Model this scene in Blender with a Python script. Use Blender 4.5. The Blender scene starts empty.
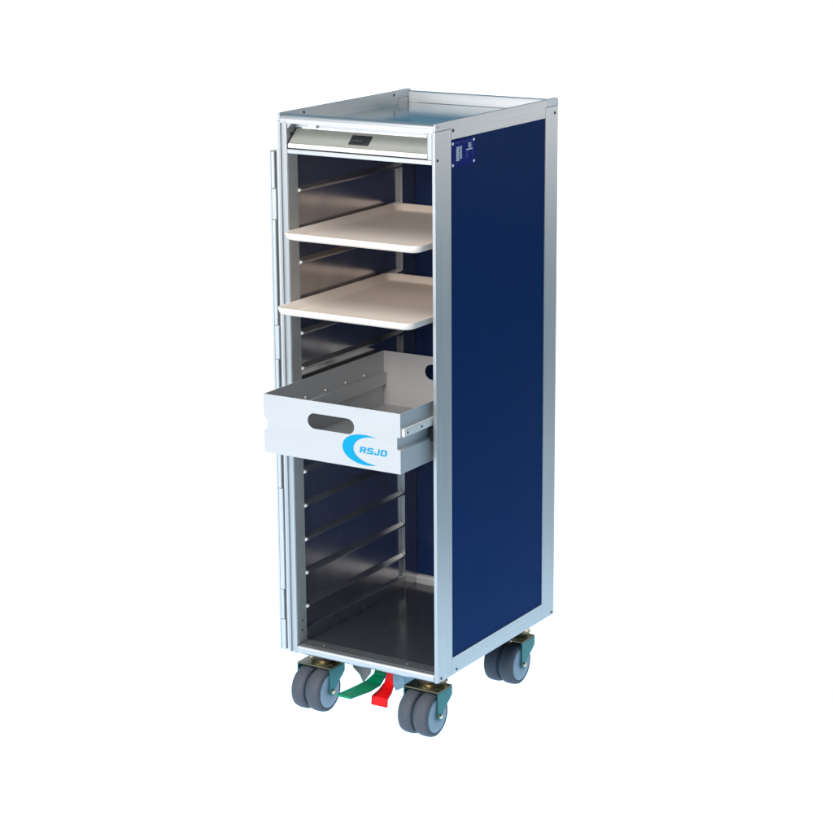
import bpy, bmesh, math, random
from mathutils import Vector, Matrix
random.seed(7)
PI = math.pi
scene = bpy.context.scene
C = scene.collection
Z0 = 0.101                                   # height of the body's underside above the floor

# ------------------------------------------------------------------ materials
def new_mat(name):
    m = bpy.data.materials.new(name); m.use_nodes = True
    nt = m.node_tree
    return m, nt, nt.nodes['Principled BSDF'], nt.nodes['Material Output']

def pbr(name, col, rough=.5, metal=0., spec=.5, var=.06, rvar=.08, nscale=60., stretch=(1, 1, 1), bump=0., bscale=400., coat=0., aniso=0.):
    """Principled material with object-space noise in the colour, the roughness and the relief"""
    m, nt, b, out = new_mat(name)
    N, L = nt.nodes, nt.links
    tc = N.new('ShaderNodeTexCoord')
    mp = N.new('ShaderNodeMapping'); mp.inputs['Scale'].default_value = stretch; mp.inputs['Location'].default_value = (3.71, 1.37, 5.13)
    L.new(tc.outputs['Object'], mp.inputs['Vector'])
    n = N.new('ShaderNodeTexNoise'); n.inputs['Scale'].default_value = nscale; n.inputs['Detail'].default_value = 6
    L.new(mp.outputs['Vector'], n.inputs['Vector'])
    r = N.new('ShaderNodeMapRange')
    r.inputs['From Min'].default_value = .25; r.inputs['From Max'].default_value = .75
    r.inputs['To Min'].default_value = 1 - var; r.inputs['To Max'].default_value = 1 + var
    L.new(n.outputs['Fac'], r.inputs['Value'])
    mx = N.new('ShaderNodeVectorMath'); mx.operation = 'SCALE'
    mx.inputs[0].default_value = col
    L.new(r.outputs['Result'], mx.inputs['Scale'])
    L.new(mx.outputs['Vector'], b.inputs['Base Color'])
    r2 = N.new('ShaderNodeMapRange')
    r2.inputs['From Min'].default_value = .25; r2.inputs['From Max'].default_value = .75
    r2.inputs['To Min'].default_value = max(.03, rough - rvar); r2.inputs['To Max'].default_value = rough + rvar
    n3 = N.new('ShaderNodeTexNoise'); n3.inputs['Scale'].default_value = 9; n3.inputs['Detail'].default_value = 4
    L.new(mp.outputs['Vector'], n3.inputs['Vector'])
    L.new(n3.outputs['Fac'], r2.inputs['Value']); L.new(r2.outputs['Result'], b.inputs['Roughness'])
    b.inputs['Metallic'].default_value = metal
    b.inputs['Specular IOR Level'].default_value = spec
    b.inputs['Coat Weight'].default_value = coat
    b.inputs['Anisotropic'].default_value = aniso
    if bump:
        n2 = N.new('ShaderNodeTexNoise'); n2.inputs['Scale'].default_value = bscale; n2.inputs['Detail'].default_value = 3
        L.new(mp.outputs['Vector'], n2.inputs['Vector'])
        bp = N.new('ShaderNodeBump'); bp.inputs['Strength'].default_value = bump; bp.inputs['Distance'].default_value = .001
        L.new(n2.outputs['Fac'], bp.inputs['Height']); L.new(bp.outputs['Normal'], b.inputs['Normal'])
    return m

M = {}
M['alu'] = pbr('anodised_aluminium', (.46, .478, .49), .40, .9, .5, .05, .06, 260, (1, 1, .02), .05, 500)
M['alu_y'] = pbr('anodised_aluminium_rail', (.46, .478, .49), .40, .9, .5, .05, .06, 260, (1, .02, 1), .05, 500)
M['alu_x'] = pbr('anodised_aluminium_bar', (.52, .535, .55), .36, .9, .5, .05, .06, 260, (.02, 1, 1), .05, 500)
M['cap'] = pbr('corner_cap_metal', (.46, .49, .53), .42, .8, .5, .03)
M['white_alu'] = pbr('pale_door_edge', (.52, .55, .57), .45, .5, .5, .03, .05)
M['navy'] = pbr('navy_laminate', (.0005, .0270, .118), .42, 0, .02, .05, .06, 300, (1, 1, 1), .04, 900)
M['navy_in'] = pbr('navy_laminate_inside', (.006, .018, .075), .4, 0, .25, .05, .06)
M['top'] = pbr('polished_worktop', (.56, .62, .66), .13, 1, .5, .03, .03, 30, (1, .04, 1), .02, 400)
M['liner'] = pbr('dark_metal_liner', (.56, .54, .55), .17, .92, .5, .10, .06, 25, (.08, 1, 1), .03, 300)
M['post_in'] = pbr('satin_grey_lining', (.46, .46, .45), .5, .4, .5, .05)
M['runner'] = pbr('runner_metal', (.46, .46, .47), .24, .9, .5, .08, .05)
M['floor_in'] = pbr('dark_floor_sheet', (.095, .100, .115), .15, .6, .4, .12, .06, 60)
M['sill'] = pbr('sill_grey', (.16, .17, .18), .45, .6, .5, .06)
M['nub'] = pbr('white_plastic_tip', (.80, .80, .80), .3, 0, .5, .02)
M['tray'] = pbr('cream_plastic', (.72, .638, .575), .42, 0, .35, .02, .05, 120, (1, 1, 1), .05, 700)
M['drawer'] = pbr('satin_drawer_metal', (.475, .485, .50), .44, .35, .5, .025, .05, 80, (.1, .1, 1), .03, 600)
M['flap'] = pbr('putty_grey_flap', (.28, .29, .268), .4, .2, .5, .03, .05)
M['slide'] = pbr('white_slide_bar', (.74, .73, .70), .4, 0, .5, .03)
M['black'] = pbr('black_plastic', (.012, .012, .014), .35, 0, .5, .1)
M['screw'] = pbr('dark_screw', (.05, .055, .065), .4, .8, .5, .1)
M['rivet'] = pbr('bright_rivet', (.8, .8, .82), .25, 1, .5, .02)
M['plate'] = pbr('blue_plate', (.008, .020, .19), .5, 0, .04, .04)
M['ink'] = pbr('white_print', (.9, .9, .9), .5, 0, .1, .05)
M['ink_dim'] = pbr('faded_print', (.10, .10, .38), .5, 0, .05, .1)
M['cyan'] = pbr('cyan_print', (.0, .26, .47), .5, 0, .15, .02)
M['tyre'] = pbr('grey_rubber', (.062, .070, .088), .62, 0, .35, .08, .06, 200, (1, 1, 1), .12, 500)
M['hub'] = pbr('blue_grey_hub', (.20, .27, .34), .42, 0, .5, .05)
M['fork'] = pbr('teal_passivated_steel', (.008, .145, .15), .34, .4, .5, .12, .08, 60)
M['fork_plate'] = pbr('olive_passivated_steel', (.16, .145, .09), .26, .95, .5, .10, .06, 40)
M['brass'] = pbr('yellow_passivated_ring', (.62, .50, .33), .24, 1, .5, .05, .06)
M['red'] = pbr('red_powder_coat', (.80, .004, .006), .35, 0, .22, .05, .05, 200, (1, 1, 1), .05)
M['green'] = pbr('green_powder_coat', (.0, .215, .10), .38, 0, .3, .05, .05, 200, (1, 1, 1), .05)
M['bracket'] = pbr('blue_grey_steel', (.16, .27, .34), .4, .5, .5, .08)
M['steel'] = pbr('bare_steel', (.22, .21, .20), .4, .9, .5, .1)

def opal():  # translucent sheet made up to be lit white from behind
    m, nt, b, out = new_mat('added_backlit_opal')
    N, L = nt.nodes, nt.links
    N.remove(b)
    d = N.new('ShaderNodeBsdfDiffuse'); d.inputs['Color'].default_value = (.8, .8, .8, 1)
    t = N.new('ShaderNodeBsdfTranslucent'); t.inputs['Color'].default_value = (.92, .92, .92, 1)
    n = N.new('ShaderNodeTexNoise'); n.inputs['Scale'].default_value = 3
    r = N.new('ShaderNodeMapRange'); r.inputs['To Min'].default_value = .66; r.inputs['To Max'].default_value = .70
    L.new(n.outputs['Fac'], r.inputs['Value'])
    mx = N.new('ShaderNodeMixShader'); L.new(r.outputs['Result'], mx.inputs['Fac'])
    L.new(d.outputs[0], mx.inputs[1]); L.new(t.outputs[0], mx.inputs[2]); L.new(mx.outputs[0], out.inputs['Surface'])
    return m
M['opal'] = opal()

# ------------------------------------------------------------------ object helpers
WL = {}                                      # world location of every object that has been made

def place(o, loc, parent):
    WL[o.name] = Vector(loc)
    if parent is not None:
        o.parent = parent
        o.location = Vector(loc) - WL[parent.name]
    else:
        o.location = loc

def empty(name, loc, label, cat, group=None):
    o = bpy.data.objects.new(name, None); o.empty_display_size = .05
    C.objects.link(o); place(o, loc, None)
    o['label'] = label; o['category'] = cat
    if group: o['group'] = group
    return o

def obj(name, bm, mats, parent=None, bevel=0., seg=2, smooth=True, label=None, ang=35):
    """bmesh in body coordinates -> one mesh object with its origin at the middle of its bounds"""
    if not isinstance(mats, (list, tuple)): mats = [mats]
    bmesh.ops.recalc_face_normals(bm, faces=bm.faces[:])
    vs = [v.co for v in bm.verts]
    lo = Vector([min(v[i] for v in vs) for i in range(3)]); hi = Vector([max(v[i] for v in vs) for i in range(3)])
    mid = (lo + hi) / 2
    for v in bm.verts: v.co -= mid
    me = bpy.data.meshes.new(name); bm.to_mesh(me); bm.free()
    for m in mats: me.materials.append(m)
    o = bpy.data.objects.new(name, me); C.objects.link(o)
    place(o, mid + Vector((0, 0, Z0)), parent)
    if smooth:
        me.shade_smooth(); me.set_sharp_from_angle(angle=math.radians(ang))
    if bevel:
        b = o.modifiers.new('bevel', 'BEVEL'); b.width = bevel; b.segments = seg
        b.limit_method = 'ANGLE'; b.angle_limit = math.radians(40); b.harden_normals = True
    if label: o['label'] = label
    return o

def BM(): return bmesh.new()

def box(bm, x0, x1, y0, y1, z0, z1, mi=0):
    v = [bm.verts.new((x, y, z)) for x in (x0, x1) for y in (y0, y1) for z in (z0, z1)]
    for f in ((0, 1, 3, 2), (4, 6, 7, 5), (0, 4, 5, 1), (2, 3, 7, 6), (0, 2, 6, 4), (1, 5, 7, 3)):
        bm.faces.new([v[i] for i in f]).material_index = mi
    return bm

def prism(bm, poly, axis, a, b, mi=0):
    """polygon (the two other coordinates in x,y,z order) pushed from a to b along axis"""
    def P(q, t):
        c = list(q); c.insert(axis, t); return bm.verts.new(c)
    A = [P(q, a) for q in poly]; B = [P(q, b) for q in poly]
    n = len(poly)
    fs = [bm.faces.new(A), bm.faces.new(B[::-1])]
    for i in range(n): fs.append(bm.faces.new([A[i], A[(i + 1) % n], B[(i + 1) % n], B[i]]))
    for f in fs: f.material_index = mi
    return bm

def revolve(bm, prof, axis, cen, n=40, mi=0):
    """prof = [(t along axis, radius)...], closed at both ends"""
    rings = []
    for t, r in prof:
        ring = []
        for k in range(n):
            a = 2 * PI * k / n
            c = [r * math.cos(a), r * math.sin(a)]; c.insert(axis, t)
            ring.append(bm.verts.new(Vector(c) + Vector(cen)))
        rings.append(ring)
    for i in range(len(rings) - 1):
        for k in range(n):
            bm.faces.new([rings[i][k], rings[i][(k + 1) % n], rings[i + 1][(k + 1) % n], rings[i + 1][k]]).material_index = mi
    bm.faces.new(rings[0]).material_index = mi; bm.faces.new(rings[-1][::-1]).material_index = mi
    return bm

def arc(cx, cy, r, a0, a1, n):
    return [(cx + r * math.cos(math.radians(a0 + (a1 - a0) * i / n)), cy + r * math.sin(math.radians(a0 + (a1 - a0) * i / n))) for i in range(n + 1)]

def sheet(outer, holes, y0, t):
    """flat plate in the XZ plane with holes, thickness t behind y0 -> bmesh"""
    cu = bpy.data.curves.new('plate_curve', 'CURVE'); cu.dimensions = '2D'; cu.fill_mode = 'BOTH'; cu.extrude = t / 2
    for loop in [outer] + holes:
        s = cu.splines.new('POLY'); s.points.add(len(loop) - 1); s.use_cyclic_u = True
        for p, q in zip(s.points, loop): p.co = (q[0], q[1], 0, 1)
    return curve_bm(cu, y0 + t / 2)

def curve_bm(cu, y, xf=None):
    o = bpy.data.objects.new('plate_curve', cu); C.objects.link(o)
    bpy.context.view_layer.update()
    me = bpy.data.meshes.new_from_object(o.evaluated_get(bpy.context.evaluated_depsgraph_get()))
    bm = BM(); bm.from_mesh(me)
    bpy.data.objects.remove(o); bpy.data.meshes.remove(me); bpy.data.curves.remove(cu)
    for v in bm.verts: v.co = Vector((v.co.x, y - v.co.z, v.co.y))
    bmesh.ops.remove_doubles(bm, verts=bm.verts[:], dist=1e-6)
    return bm

def screw(parent, x, y, z, axis, sgn, r=.0022, mat='screw', name='screw'):
    bm = BM(); c = [0, 0, 0]; c = (x, y, z)
    revolve(bm, [(-sgn * .001, r), (sgn * .0006, r), (sgn * .0011, r * .6)], axis, c, 14)
    return obj(name, bm, M[mat], parent)

# ------------------------------------------------------------------ the setting: an invented opal sweep, made white by added lamps
HX, HY = .151, .2035                         # middle of the trolley
YAW = math.radians(31.845)
def local_xf(x, y, z): 
    return Vector((HX + x * math.cos(YAW) - y * math.sin(YAW), HY + x * math.sin(YAW) + y * math.cos(YAW), z))
prof = [(-3.0, 0.), (-1.0, 0.), (.6, 0.), (1.6, 0.)]
prof += [(1.6 + .8 * math.sin(a * PI / 32), .8 - .8 * math.cos(a * PI / 32)) for a in range(1, 17)] + [(2.4, 1.24)]
bm = BM(); rows = []
for y, z in prof: rows.append([bm.verts.new(local_xf(x, y, z)) for x in (-3.2, -1.5, 0, 1.5, 3.2)])
for i in range(len(rows) - 1):
    for k in range(4): bm.faces.new([rows[i][k], rows[i][k + 1], rows[i + 1][k + 1], rows[i + 1][k]])
me = bpy.data.meshes.new('floor'); bm.to_mesh(me); bm.free(); me.materials.append(M['opal']); me.shade_smooth()
fl = bpy.data.objects.new('floor', me); C.objects.link(fl); fl['kind'] = 'structure'

# ------------------------------------------------------------------ the trolley
W, D, H = .302, .407, .938
cart = empty('galley_trolley', (HX, HY, 0), 'tall open airline galley trolley with navy side panel, silver frame and twin wheels', 'trolley')

# corner posts
bm = BM(); prism(bm, [(0, 0), (.0038, 0), (.0045, .0036), (.0085, .0036), (.009, -.0005), (.017, -.0005), (.017, .029), (.006, .029), (.006, .0485), (0, .0485)], 2, 0, .9245)
post_fl = obj('corner_post', bm, M['alu'], cart, .0007)
bm = BM(); prism(bm, [(.302, 0), (.302, .0485), (.297, .0485), (.297, .029), (.2955, .029), (.2955, 0)], 2, 0, .9245)
post_fr = obj('corner_post', bm, M['alu'], cart, .0012, 3)
bm = BM(); prism(bm, [(.2979, .3625), (.2979, .407), (.285, .407), (.285, .353), (.297, .353), (.297, .3625)], 2, 0, .9110); box(bm, .2980, .3020, .3625, .4070, 0, .9245)
post_br = obj('corner_post', bm, M['alu'], cart, .0014, 3)
bm = BM(); prism(bm, [(0, .3625), (.006, .3625), (.006, .353), (.017, .353), (.017, .407), (0, .407)], 2, 0, .9110); box(bm, 0, .0038, .3625, .4070, .9110, .9245)
post_bl = obj('corner_post', bm, [M['alu']], cart, .0008)
for x in (.0172,):                           # satin lining on the inner face of the front and rear post
    bm = BM(); box(bm, x, x + .0005, .0008, .0285, .0165, .8715); obj('lining_strip', bm, M['post_in'], post_fl)
    bm = BM(); box(bm, x, x + .0004, .3535, .3935, .0165, .8715); obj('lining_strip', bm, M['liner'], post_bl)

# rails along both sides, front rail, back rail, worktop
def side_rail(x0, x1):
    p = [(.0487, .907), (.3623, .907), (.3623, .9248), (.407, .9248)] + arc(.401, .932, .006, 0, 90, 5) + arc(.006, .932, .006, 90, 180, 5) + [(0, .9248), (.0487, .9248)]
    bm = BM(); prism(bm, p, 0, x0, x1)
    return obj('side_rail', bm, M['alu_y'], cart, .0006)
rail_r = side_rail(.298, .302); rail_l = side_rail(0, .004)
for x0, x1 in ((.2978, .3024), (-.0004, .0042)):           # cast caps on the back corners
    bm = BM(); prism(bm, [(.3655, .9252), (.4076, .9252)] + arc(.4012, .9322, .0064, 0, 90, 5) + [(.3655, .9386)], 0, x0, x1)
    obj('corner_cap', bm, M['cap'], rail_r if x0 > .1 else rail_l, .0006)
p = [(0, .9215), (0, .9265)] + arc(.0090, .9265, .0090, 175, 90, 12) + [(.0150, .9355)] + arc(.0170, .9300, .0055, 80, 0, 6) + [(.0225, .9145), (.0185, .9145), (.0185, .9215)]
bm = BM(); prism(bm, p, 0, .0042, .2978); front_rail = obj('front_rail', bm, M['alu_x'], cart)
p = [(.407, .8725), (.407, .932)] + [(.4025 + .0045 * math.cos(math.radians(a)), .932 + .003 * math.sin(math.radians(a))) for a in range(10, 180, 20)] + [(.398, .9145), (.402, .9145), (.402, .8725)]
bm = BM(); prism(bm, [(q[0], max(q[1], .9147)) for q in p[1:-2]] + [(.402, .9147), (.407, .9147)], 0, .0042, .2978)
box(bm, .0174, .2846, .4020, .4068, .8725, .9145); obj('back_rail', bm, M['alu_x'], cart, .0005)
bm = BM(); box(bm, .0044, .2976, .0228, .3978, .9115, .9145); worktop = obj('worktop', bm, M['top'], cart)

# bottom rails, sills, panels
bm = BM(); box(bm, .2975, .302, .0487, .3623, 0, .031); brail_r = obj('bottom_rail', bm, M['alu_y'], cart, .0008)
bm = BM(); box(bm, 0, .0045, .0487, .3623, 0, .031); obj('bottom_rail', bm, M['alu_y'], cart, .0008)
p = [(.0015, 0), (-.0012, .003), (-.0015, .009), (.0005, .0135), (.004, .0150), (.007, .0150), (.007, 0)]
bm = BM(); prism(bm, p, 0, .0172, .2953); front_sill = obj('front_sill', bm, M['alu_x'], cart, .0008)
bm = BM(); box(bm, .0174, .2950, .0072, .0325, .002, .0158); obj('threshold_strip', bm, M['sill'], front_sill, .0006)
p = [(.391, .002), (.407, .002), (.407, .024)] + [(.399 + .008 * math.cos(math.radians(a)), .024 + .007 * math.sin(math.radians(a))) for a in range(0, 181, 15)]
bm = BM(); prism(bm, p, 0, .0174, .2848); obj('rear_sill', bm, M['drawer'], cart, .0006)
bm = BM(); box(bm, .2975, .3005, .0487, .3623, .0312, .9068); panel = obj('side_panel', bm, M['navy'], cart)
bm = BM(); box(bm, .0006, .0035, .0487, .3623, .0312, .9068); obj('side_panel', bm, M['navy'], cart)
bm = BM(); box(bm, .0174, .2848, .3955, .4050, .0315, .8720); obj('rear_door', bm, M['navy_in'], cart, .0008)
bm = BM(); box(bm, .0100, .2955, .0327, .3908, .004, .0138); obj('floor_sheet', bm, M['floor_in'], cart)

# liner walls, skirting, perforated edge, runners
bm = BM(); box(bm, .0062, .0100, .0292, .3528, .0145, .9110)
liner = obj('liner_wall', bm, M['liner'], cart)
bm = BM(); box(bm, .2920, .2968, .0292, .3528, .0145, .9110); liner_r = obj('liner_wall', bm, M['liner'], cart)
bm = BM(); prism(bm, [(.0102, .0140), (.0168, .0140), (.0168, .0350), (.0150, .0372), (.0102, .0372)], 1, .0300, .3520); obj('skirting', bm, M['runner'], liner, .0005)
bm = BM()
z = .045
while z < .868:
    revolve(bm, [(.0099, .0013), (.0104, .0013)], 0, (0, .0345, z), 10); z += .0087
obj('perforation', bm, M['black'], liner)
for k in range(1, 14):
    z = .0165 + .0608 * k - (.0085 if k in (10, 12) else 0.)
    for side in (0, 1):
        prof = [(.0102, z - .0062), (.0135, z - .0045), (.0196, z - .0012), (.0198, z + .0012), (.0135, z + .0040), (.0102, z + .0056)]
        if side: prof = [(.302 - .0002 - q[0] - .0099 + .0102, q[1]) for q in prof]; prof = [(q[0] - .0002, q[1]) for q in prof]
        bm = BM(); prism(bm, prof, 1, .0345, .3515)
        ru = obj('runner', bm, M['runner'], liner if not side else liner_r, .0004)
        if not side:
            bm = BM(); prism(bm, [(q[0] + (.0012 if q[0] > .012 else 0), q[1]) for q in prof], 1, .0293, .0343)
            obj('runner_tip', bm, M['nub'], cart, .0008)

# flap housing and folding flap under the worktop
bm = BM(); box(bm, .0172, .2953, -.0004, .0180, .8722, .8795); obj('header_bar', bm, M['alu_x'], cart, .0008)
bm = BM(); box(bm, .2868, .2953, .0002, .0150, .8797, .9213); prism(bm, [(.2790, .9213), (.2866, .9140), (.2866, .9213)], 1, .0004, .0140); obj('flap_stile', bm, M['alu'], cart, .0006)
bm = BM(); prism(bm, [(.0174, .9213), (.0260, .9213), (.0174, .9120)], 1, .0010, .0140); obj('flap_stile', bm, M['alu'], cart, .0006)
bm = BM(); box(bm, .0104, .2918, .0182, .3900, .8730, .8755); obj('flap_shelf', bm, M['liner'], cart)
p = [(.0022, .8893), (.0365, .9195), (.0385, .9172), (.0060, .8887)]
bm = BM(); prism(bm, p, 0, .0192, .2860); flap = obj('folding_flap', bm, M['flap'], cart, .0003)
p = [(.0005, .8815), (-.0004, .8830), (-.0004, .8872), (.0012, .8888), (.0058, .8885), (.0070, .8815)]
bm = BM(); prism(bm, p, 0, .0190, .2862); obj('flap_lip', bm, M['slide'], flap, .0005)
sl = math.atan2(.0302, .0343)
def on_flap(u, h):                           # u along the slope from the lip, h off the surface
    return (.0022 + u * math.cos(sl) - h * math.sin(sl), .8893 + u * math.sin(sl) + h * math.cos(sl))
bm = BM()
q = [on_flap(.006, .0002), on_flap(.006, .0016), on_flap(.026, .0016), on_flap(.026, .0002)]
prism(bm, q, 0, .133, .171); hd = obj('flap_handle', bm, M['black'], flap, .0006)
bm = BM(); prism(bm, [on_flap(.010, .0018), on_flap(.010, .0036), on_flap(.0155, .0036), on_flap(.0155, .0018)], 0, .138, .160); obj('handle_latch', bm, M['screw'], cart if False else flap, .0005)
bm = BM(); box(bm, .0505, .0665, .0130, .0165, .9130, .9213); obj('flap_clip', bm, M['nub'], cart, .0008)
screw(post_fl, .0172, .0120, .9040, 0, 1, .0026)

# screws on the frame
screw(rail_r, .302, .0545, .9215, 0, 1, .0027); screw(post_fr, .302, .0060, .8790, 0, 1, .0024); screw(rail_r, .302, .0080, .9315, 0, 1, .0018, 'cap')
screw(post_br, .302, .3950, .9130, 0, 1, .0026); screw(post_fr, .302, .0120, .0060, 0, 1, .0026)
screw(brail_r, .302, .0620, .0065, 0, 1, .0022); screw(post_br, .302, .3990, .0050, 0, 1, .0024)
screw(rail_l, .0042, .070, .9315, 0, 1, .0022); screw(rail_l, .0042, .350, .9315, 0, 1, .0022)
for x in (.060, .230): screw(front_sill, x, .019, .0159, 2, 1, .0018, 'rivet', 'rivet')
screw(post_fl, .0178, .0150, .056, 0, 1, .0020); screw(post_fl, .0178, .0140, .038, 0, 1, .0020)

# identification plate on the navy side
bm = BM(); box(bm, .3007, .3019, .0492, .1240, .8605, .9050, 0)
def mark(y0, y1, z0, z1, mi): box(bm, .3020, .30215, y0, y1, z0, z1, mi)
def pl(u, v): return .0492 + .0748 * u, .9050 - .0445 * v
def row(u0, u1, v0, v1, mi, n):
    us = sorted([u0] + [u0 + (u1 - u0) * (i + random.uniform(.2, .8)) / n for i in range(n)] + [u1])
    for a, b in zip(us[:-1], us[1:]):
        if b - a < .02: continue
        y0, z1 = pl(a, v0); y1, z0 = pl(b - .012, v1); mark(y0, y1, z0, z1, mi)
row(.14, .40, .09, .13, 2, 4); row(.45, .90, .10, .13, 2, 7)
for i in range(8): row(.20, .33, .25 + .066 * i, (.30 + .066 * i), 1, 2); row(.345, .445, .25 + .066 * i, (.30 + .066 * i), 1 if i < 7 else 2, 2)
for i in range(3): row(.70, .84, .20 + .066 * i, .24 + .066 * i, 1, 2); row(.86, .95, .19 + .07 * i, .22 + .07 * i, 2, 2)
row(.62, .90, .405, .45, 1, 4)
for i in range(4): row(.60, .72, .49 + .062 * i, .52 + .062 * i, 2, 2); row(.88, .95, .46 + .062 * i, .49 + .062 * i, 2, 1)
for u, v in ((.055, .11), (.055, .89), (.945, .11), (.945, .89)):
    y, z = pl(u, v); revolve(bm, [(.3019, .0023), (.3026, .0023), (.3031, .0012)], 0, (0, y, z), 16, 1)
obj('data_plate', bm, [M['plate'], M['ink'], M['ink_dim']], panel)

# front door, swung right round against the far side, and its long hinge
bm = BM(); box(bm, -.0195, -.0060, .0035, .0300, .004, .874); box(bm, -.0195, -.0060, .372, .398, .004, .874); box(bm, -.0195, -.0060, .0300, .372, .004, .032); box(bm, -.0195, -.0060, .0300, .372, .846, .874)
door = obj('front_door', bm, M['white_alu'], cart, .0008)
bm = BM(); box(bm, -.0180, -.0080, .0302, .3718, .0322, .8458); obj('door_panel', bm, M['navy'], door)
bm = BM(); box(bm, -.0185, -.0055, .0026, .0033, .003, .8745); hinge_leaf = obj('hinge_leaf', bm, M['steel'], door)
bm = BM(); box(bm, -.0192, -.0150, -.0022, .0024, .002, .8738); obj('hinge_strip', bm, M['white_alu'], door, .0012, 3)
zs = [.8735, .812, .760, .580, .522, .295, .113, .058, .002]
for i in range(len(zs) - 1):
    bm = BM()
    if i % 2 == 0: box(bm, -.0146, -.0084, -.0022, .0024, zs[i + 1] + .0006, zs[i])
    else: box(bm, -.0146, -.0062, -.0022, .0024, zs[i + 1] + .0006, zs[i])
    obj('hinge_knuckle', bm, M['white_alu'], door, .0010, 3)
bm = BM(); box(bm, -.0050, -.0004, .0012, .0060, .002, .9240); obj('hinge_strip', bm, M['white_alu'], door, .0010, 3)

# casters
def caster(x, y):
    """x = middle of the wheel pair, y = axle; the swivel stands .031 behind the axle"""
    sy = y + .031
    bm = BM(); revolve(bm, [(-.0185, .026), (-.0135, .027), (-.010, .0225), (-.004, .0205), (-.0005, .0205)], 2, (x, sy, 0), 36)
    root = obj('caster', bm, M['brass'], cart)
    bm = BM()
    box(bm, x - .0345, x + .0345, y - .006, y + .040, -.0215, -.0188)
    poly = [(y - .006, -.0188), (y - .006, -.052)] + [(y + .001 + .0085 * math.cos(math.radians(a)), -.063 + .0085 * math.sin(math.radians(a))) for a in range(170, 371, 20)] + [(y + .018, -.052), (y + .032, -.043), (y + .040, -.036), (y + .040, -.0188)]
    fk = obj('fork_plate', bm, M['fork_plate'], root, .0008)
    for s in (-1, 1):
        a, b = (x + .0322, x + .0347) if s > 0 else (x - .0347, x - .0322)
        bm = BM(); prism(bm, [(q[0], min(q[1], -.0217)) for q in poly], 0, a, b)
        obj('fork_arm', bm, M['fork'], root, .0007)
    for s in (-1, 1):
        c = x + s * .0158
        bm = BM(); revolve(bm, [(-.0132, .0300), (-.0136, .0330), (-.0110, .0365), (-.006, .0378), (0, .0381), (.006, .0378), (.0110, .0365), (.0136, .0330), (.0132, .0300)], 0, (c, y, -.063), 56)
        ty = obj('tyre', bm, M['tyre'], root, ang=60)
        bm = BM(); revolve(bm, [(-.0138, .0100), (-.0146, .0120), (-.0146, .0255), (-.0136, .0285), (-.0130, .0298), (.0130, .0298), (.0136, .0285), (.0146, .0255), (.0146, .0120), (.0138, .0100)], 0, (c, y, -.063), 48)
        obj('hub', bm, M['hub'], root)
    bm = BM(); revolve(bm, [(.0340, .0045), (.0366, .0045), (.0384, .0030)], 0, (x, y, -.063), 18); obj('axle_bolt', bm, M['brass'], root)
caster(.0455, .013); caster(.2640, .013); caster(.2675, .297); caster(.0455, .296)

# brake pedals and their brackets under the front sill
def strip(path, t):
    """path = [(x0, x1, y, z)...]; a bent flat bar of thickness t"""
    bm = BM(); top = []; bot = []
    for i, (x0, x1, y, z) in enumerate(path):
        a = path[max(0, i - 1)]; b = path[min(len(path) - 1, i + 1)]
        d = Vector((0, b[2] - a[2], b[3] - a[3])).normalized(); n = Vector((0, -d.z, d.y)) * t
        top.append((bm.verts.new((x0, y, z)), bm.verts.new((x1, y, z))))
        bot.append((bm.verts.new((x0, y - n.y, z - n.z)), bm.verts.new((x1, y - n.y, z - n.z))))
    for i in range(len(path) - 1):
        bm.faces.new([top[i][0], top[i][1], top[i + 1][1], top[i + 1][0]]); bm.faces.new([bot[i][0], bot[i + 1][0], bot[i + 1][1], bot[i][1]])
        for k in (0, 1): bm.faces.new([top[i][k], top[i + 1][k], bot[i + 1][k], bot[i][k]])
    for i in (0, -1): bm.faces.new([top[i][0], bot[i][0], bot[i][1], top[i][1]])
    return bm
g = strip([(.141, .163, .068, -.008), (.140, .163, .052, -.031), (.134, .164, .036, -.0395), (.129, .162, .008, -.0412), (.129, .157, -.046, -.0370)], -.0042)
obj('brake_pedal', g, M['green'], cart, .0008, label='green brake pedal sticking out flat', ang=12)
g = strip([(.165, .181, .064, -.008), (.163, .181, .058, -.030), (.162, .181, .052, -.042), (.158, .184, .040, -.052), (.155, .187, .022, -.0580), (.155, .187, .0195, -.0735)], -.0042)
obj('brake_pedal', g, M['red'], cart, .0008, label='red brake pedal with a turned-down end')
bm = BM(); prism(bm, [(.0880, -.0005), (.1320, -.0005), (.1280, -.0360), (.1130, -.0560), (.1060, -.0420), (.0920, -.0310)], 1, .060, .063); obj('pedal_bracket', bm, M['steel'], cart, .0006)
bm = BM(); prism(bm, [(.1400, -.0005), (.1520, -.0005), (.1520, -.0440), (.1460, -.0440), (.1400, -.0360)], 1, .0700, .0900); obj('pedal_bracket', bm, M['bracket'], cart, .0006)
bm = BM(); prism(bm, [(.1840, -.0005), (.2080, -.0005), (.2080, -.0400), (.1900, -.0500), (.1840, -.0400)], 1, .045, .085); obj('pedal_bracket', bm, M['bracket'], cart, .0010)
bm = BM(); revolve(bm, [(.100, .004), (.215, .004)], 0, (0, .075, -.020), 16); obj('pedal_shaft', bm, M['steel'], cart)
bm = BM(); box(bm, .006, .296, .008, .399, -.0002, .0018); obj('underside', bm, M['screw'], cart)

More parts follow.
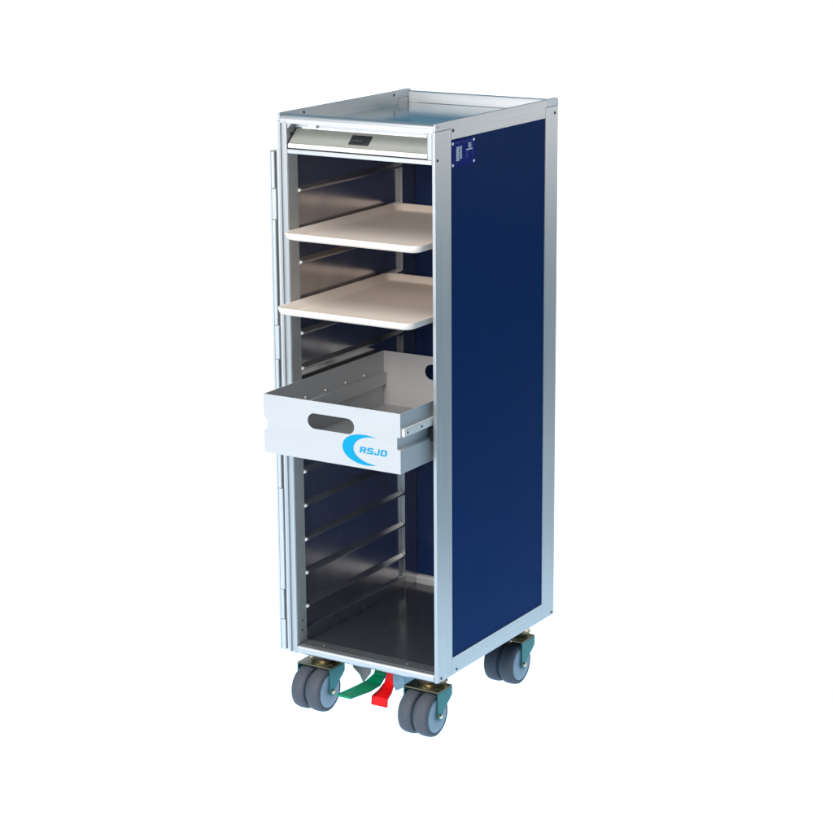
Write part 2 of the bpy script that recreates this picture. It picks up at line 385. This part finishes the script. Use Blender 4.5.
# ------------------------------------------------------------------ two serving trays
def rrect(x0, x1, y0, y1, r, n=7):
    return arc(x1 - r, y1 - r, r, 0, 90, n) + arc(x0 + r, y1 - r, r, 90, 180, n) + arc(x0 + r, y0 + r, r, 180, 270, n) + arc(x1 - r, y0 + r, r, 270, 360, n)
def tray(y0, y1, z, label):
    x0, x1 = .0187, .2843
    bm = BM()
    def ring(ins, dz, r): return [bm.verts.new((q[0], q[1], z + dz)) for q in rrect(x0 + ins, x1 - ins, y0 + ins, y1 - ins, r)]
    # from the underside centre out, up the flared wall, over the rim, down the inside, to the deck
    rings = [ring(.0200, -.0135, .010), ring(.0100, -.0132, .014), ring(.0042, -.0112, .016), ring(.0022, -.0090, .017), ring(.0004, -.0042, .018), ring(.0000, -.0014, .018), ring(.0006, .0000, .018),
             ring(.0030, .0000, .017), ring(.0042, -.0007, .016), ring(.0110, -.0092, .013), ring(.0140, -.0110, .012), ring(.0190, -.0116, .010)]
    n = len(rings[0])
    for a, b in zip(rings[:-1], rings[1:]):
        for k in range(n): bm.faces.new([a[k], a[(k + 1) % n], b[(k + 1) % n], b[k]])
    bm.faces.new(rings[0]); bm.faces.new(rings[-1][::-1])
    o = obj('serving_tray', bm, M['tray'], None, ang=50)
    o['label'] = label; o['category'] = 'tray'; o['group'] = 'cream trays slid into the trolley'
    return o
tray(-.0255, .330, .7445, 'upper cream plastic tray, on the trolley runners just below the folding flap')
tray(-.0505, .300, .6235, 'lower cream plastic tray, on the trolley runners just above the metal drawer, pulled out further')

# ------------------------------------------------------------------ the drawer
X0, X1, Y0, Y1, ZB, ZT, T = .0182, .2860, -.0850, .2840, .3840, .4843, .0016
drawer = empty('metal_drawer', (.152, .10, Z0 + ZB), 'grey metal drawer with oval hand hole and cyan emblem, pulled out of the trolley', 'drawer')
NZ0, NZ1, ND = .4235, .4450, .0062
def notched(x0, x1, nd):
    return [(x0, ZB), (x1, ZB), (x1, NZ0 - .001), (x1 - nd, NZ0 + .001), (x1 - nd, NZ1 - .001), (x1, NZ1), (x1, ZT), (x0, ZT), (x0, NZ1), (x0 + nd, NZ1 - .001), (x0 + nd, NZ0 + .001), (x0, NZ0 - .001)]
def oval(x0, x1, z, r):
    return arc(x1 - r, z, r, -90, 90, 12) + arc(x0 + r, z, r, 90, 270, 12)
bm = sheet(notched(X0, X1, ND), [oval(.1065, .1975, .4505, .0130)], Y0, T); front = obj('front_panel', bm, M['drawer'], drawer, .0004)
bm = sheet(notched(X0, X1, ND), [oval(.1065, .1975, .4560, .0140)], Y1 - T, T); obj('rear_panel', bm, M['drawer'], drawer, .0003)
def side(s):
    X = (lambda d: X0 + d) if s < 0 else (lambda d: X1 - d)
    prof = [(0, ZB), (0, NZ0 - .001), (ND, NZ0 + .001), (ND, NZ1 - .001), (0, NZ1), (0, ZT), (T, ZT), (T, NZ1 + .0008), (ND + T, NZ1 + .0004), (ND + T, NZ0 - .0004), (T, NZ0 - .002), (T, ZB)]
    bm = BM(); prism(bm, [(X(q[0]), q[1]) for q in prof], 1, Y0 + T + .0001, Y1 - T - .0001)
    return obj('side_wall', bm, M['drawer'], drawer, .0004)
sl_ = side(-1); sr_ = side(1)
bm = BM(); box(bm, X0 + T + .0002, X1 - T - .0002, Y0 + T + .0002, Y1 - T - .0002, ZB + .0005, ZB + .0018); obj('drawer_bottom', bm, M['drawer'], drawer)
for y in (.035, .096, .158, .217): 
    bm = BM(); revolve(bm, [(X0 + T - .0003, .0022), (X0 + T + .0012, .0020), (X0 + T + .0018, .0010)], 0, (0, y, .4515), 14); obj('rivet', bm, M['nub'], sl_)
bm = BM(); box(bm, X1 + .0001, X1 + .0052, Y0 + .004, Y1 - .01, NZ1 + .0005, NZ1 + .0140); rail = obj('slide_rail', bm, M['slide'], drawer, .0008)
bm = BM(); box(bm, X1 + .0053, X1 + .0062, Y0 + .008, Y1 - .015, NZ1 + .0030, NZ1 + .0115); obj('rail_web', bm, M['slide'], rail, .0003)
for y in (-.073, -.030, .06, .15): screw(rail, X1 + .0062, y, NZ1 + .0072, 0, 1, .0019)
bm = BM(); box(bm, X0 + .0004, X0 + ND - .0004, Y0 + .004, Y1 - .02, NZ0 + .003, NZ1 - .003); obj('slide_rail', bm, M['slide'], drawer, .0006)
bm = BM(); box(bm, X1 + .0004, .2953, .0030, .0260, .4190, .4420); obj('drawer_guide', bm, M['black'], cart, .0010)

# emblem: an open crescent and four slanted letters
def bez(p0, p1, p2, p3, n=14):
    return [tuple((1 - t) ** 3 * a + 3 * (1 - t) ** 2 * t * b + 3 * (1 - t) * t * t * c + t ** 3 * d for a, b, c, d in zip(p0, p1, p2, p3)) for t in [i / n for i in range(n + 1)]]
top, lef, bot = (.2400, .4378), (.1745, .4150), (.2395, .3925)
outer = bez(top, (.2200, .4435), (.1735, .4425), lef) + bez(lef, (.1755, .3960), (.2120, .3845), bot)[1:]
inn = bez(bot, (.2200, .3925), (.1960, .4010), (.1958, .4160)) + bez((.1958, .4160), (.1965, .4290), (.2150, .4400), top)[1:-1]
bm = sheet(outer + inn, [], Y0 - .0003, .0002); obj('emblem', bm, M['cyan'], front, smooth=False)
GL = {'R': ([(0, 0), (0, 1), (.80, 1), (.94, .95), (1, .85), (1, .56), (.95, .47), (.84, .41), (1.02, 0), (.68, 0), (.54, .37), (.29, .37), (.29, 0)], [(.29, .59), (.29, .79), (.66, .79), (.71, .74), (.71, .64), (.66, .59)]),
      'S': ([(0, 0), (.84, 0), (.96, .05), (1, .16), (1, .46), (.95, .57), (.84, .61), (.32, .61), (.28, .65), (.28, .74), (.32, .78), (.97, .78), (.97, 1), (.16, 1), (.04, .95), (0, .84), (0, .54), (.05, .43), (.16, .39), (.67, .39), (.71, .35), (.71, .26), (.67, .22), (0, .22)], None),
      'J': ([(0, .16), (.04, .05), (.15, 0), (.82, 0), (.95, .05), (1, .17), (1, 1), (.70, 1), (.70, .28), (.65, .23), (.33, .23), (.29, .28), (.29, .38), (0, .38)], None),
      'D': ([(0, 0), (.76, 0), (.92, .07), (1, .22), (1, .78), (.92, .93), (.76, 1), (0, 1)], [(.28, .23), (.28, .77), (.64, .77), (.71, .69), (.71, .31), (.64, .23)])}
bm = BM()
def glyph_pts(loop, x0, w_): return [(x0 + w_ * px + .20 * .0104 * pz, .4098 + .0104 * pz) for px, pz in loop]
for ch, x0, w_ in (('R', .2075, .0118), ('S', .2212, .0116), ('J', .2345, .0104), ('D', .2470, .0122)):
    out, hole = GL[ch]
    g = sheet(glyph_pts(out, x0, w_), [glyph_pts(hole, x0, w_)] if hole else [], Y0 - .0003, .0002)
    me = bpy.data.meshes.new('g'); g.to_mesh(me); g.free(); bm.from_mesh(me); bpy.data.meshes.remove(me)
obj('lettering', bm, M['cyan'], front, smooth=False)

# ------------------------------------------------------------------ lamps
def area(name, loc, target, sx, sy, power, col, spread=180):
    l = bpy.data.lights.new(name, 'AREA'); l.shape = 'RECTANGLE'; l.size = sx; l.size_y = sy; l.energy = power; l.color = col
    l.spread = math.radians(spread)
    o = bpy.data.objects.new(name, l); C.objects.link(o); o.location = loc
    o.rotation_euler = (Vector(target) - Vector(loc)).to_track_quat('-Z', 'Y').to_euler()
    return o
# added lamps under the floor and behind the sweep, to turn it white
def added_underfloor_lamp(x0, x1, y0, y1, rad, col):
    a = area('added_underfloor_lamp', local_xf((x0 + x1) / 2, (y0 + y1) / 2, -.10), (0, 0, 0), x1 - x0, y1 - y0, rad * PI * (x1 - x0) * (y1 - y0), col); a.rotation_euler = (PI, 0, YAW)
added_underfloor_lamp(-2.4, .78, -1.5, 0., 1.50, (1, 1.28, 1.55))  # extra blue added to tint the trolley's lower parts from below
added_underfloor_lamp(-2.5, .92, 0., .6, 1.53, (1, 1.26, 1.50))
added_underfloor_lamp(-2.7, 1.75, .6, 2.6, 1.64, (1, 1.06, 1.12))
a = area('added_sweep_backlight', local_xf(-.45, 2.55, .62), (0, 0, 0), 4.5, 1.2, 1.75 * PI * 5.4, (1, 1, 1)); a.rotation_euler = (-PI / 2, 0, YAW)  # added behind the sweep to keep the backdrop white
# key softbox, then fill lamps added for their effect
area('key_softbox', (.35, -2.6, 1.6), (.15, .1, .6), 1.1, 1.1, 74, (1, .91, .83))
area('added_front_fill', (-1.1, -2.4, 1.0), (.15, 0, .6), 1.4, 1.3, 17, (1, .96, .94))  # added to whiten the metal front faces
area('added_overhead_fill', (0, -1.1, 2.5), (.15, 0, .7), 1.0, 1.0, 34, (1, .95, .90))  # added to light the front rail's rounded top and the drawer inside
area('added_side_fill', (1.9, 2.6, 1.05), (.30, .2, .95), 1.3, 1.0, 13, (1, .89, .82))  # added for a pale reflection high on the side frame

w = bpy.data.worlds.new('World'); scene.world = w; w.use_nodes = True
bg = w.node_tree.nodes['Background']; bg.inputs['Color'].default_value = (.06, .20, .30, 1); bg.inputs['Strength'].default_value = .95

# ------------------------------------------------------------------ camera
cam = bpy.data.cameras.new('camera'); co = bpy.data.objects.new('camera', cam); C.objects.link(co); scene.camera = co
yaw, pit, rol = math.radians(-31.84543532), math.radians(14.58322383), math.radians(-.38146667)
f = Vector((math.sin(yaw) * math.cos(pit), math.cos(yaw) * math.cos(pit), -math.sin(pit)))
r = Vector((math.cos(yaw), -math.sin(yaw), 0)); u = r.cross(f)
r2 = math.cos(rol) * r + math.sin(rol) * u; u2 = -math.sin(rol) * r + math.cos(rol) * u
m = Matrix((r2, u2, -f)).transposed().to_4x4(); m.translation = Vector((2.12886375, -3.00286411, 1.38556487 + Z0))
co.matrix_world = m
cam.sensor_fit = 'HORIZONTAL'; cam.sensor_width = 36; cam.lens = 36 * 2239.97 / 833; cam.clip_start = .05; cam.clip_end = 200
vs = scene.view_settings
vs.view_transform = 'Standard'; vs.look = 'None'; vs.exposure = 0; vs.gamma = 1
scene.cycles.max_bounces = 12; scene.cycles.diffuse_bounces = 6; scene.cycles.glossy_bounces = 8
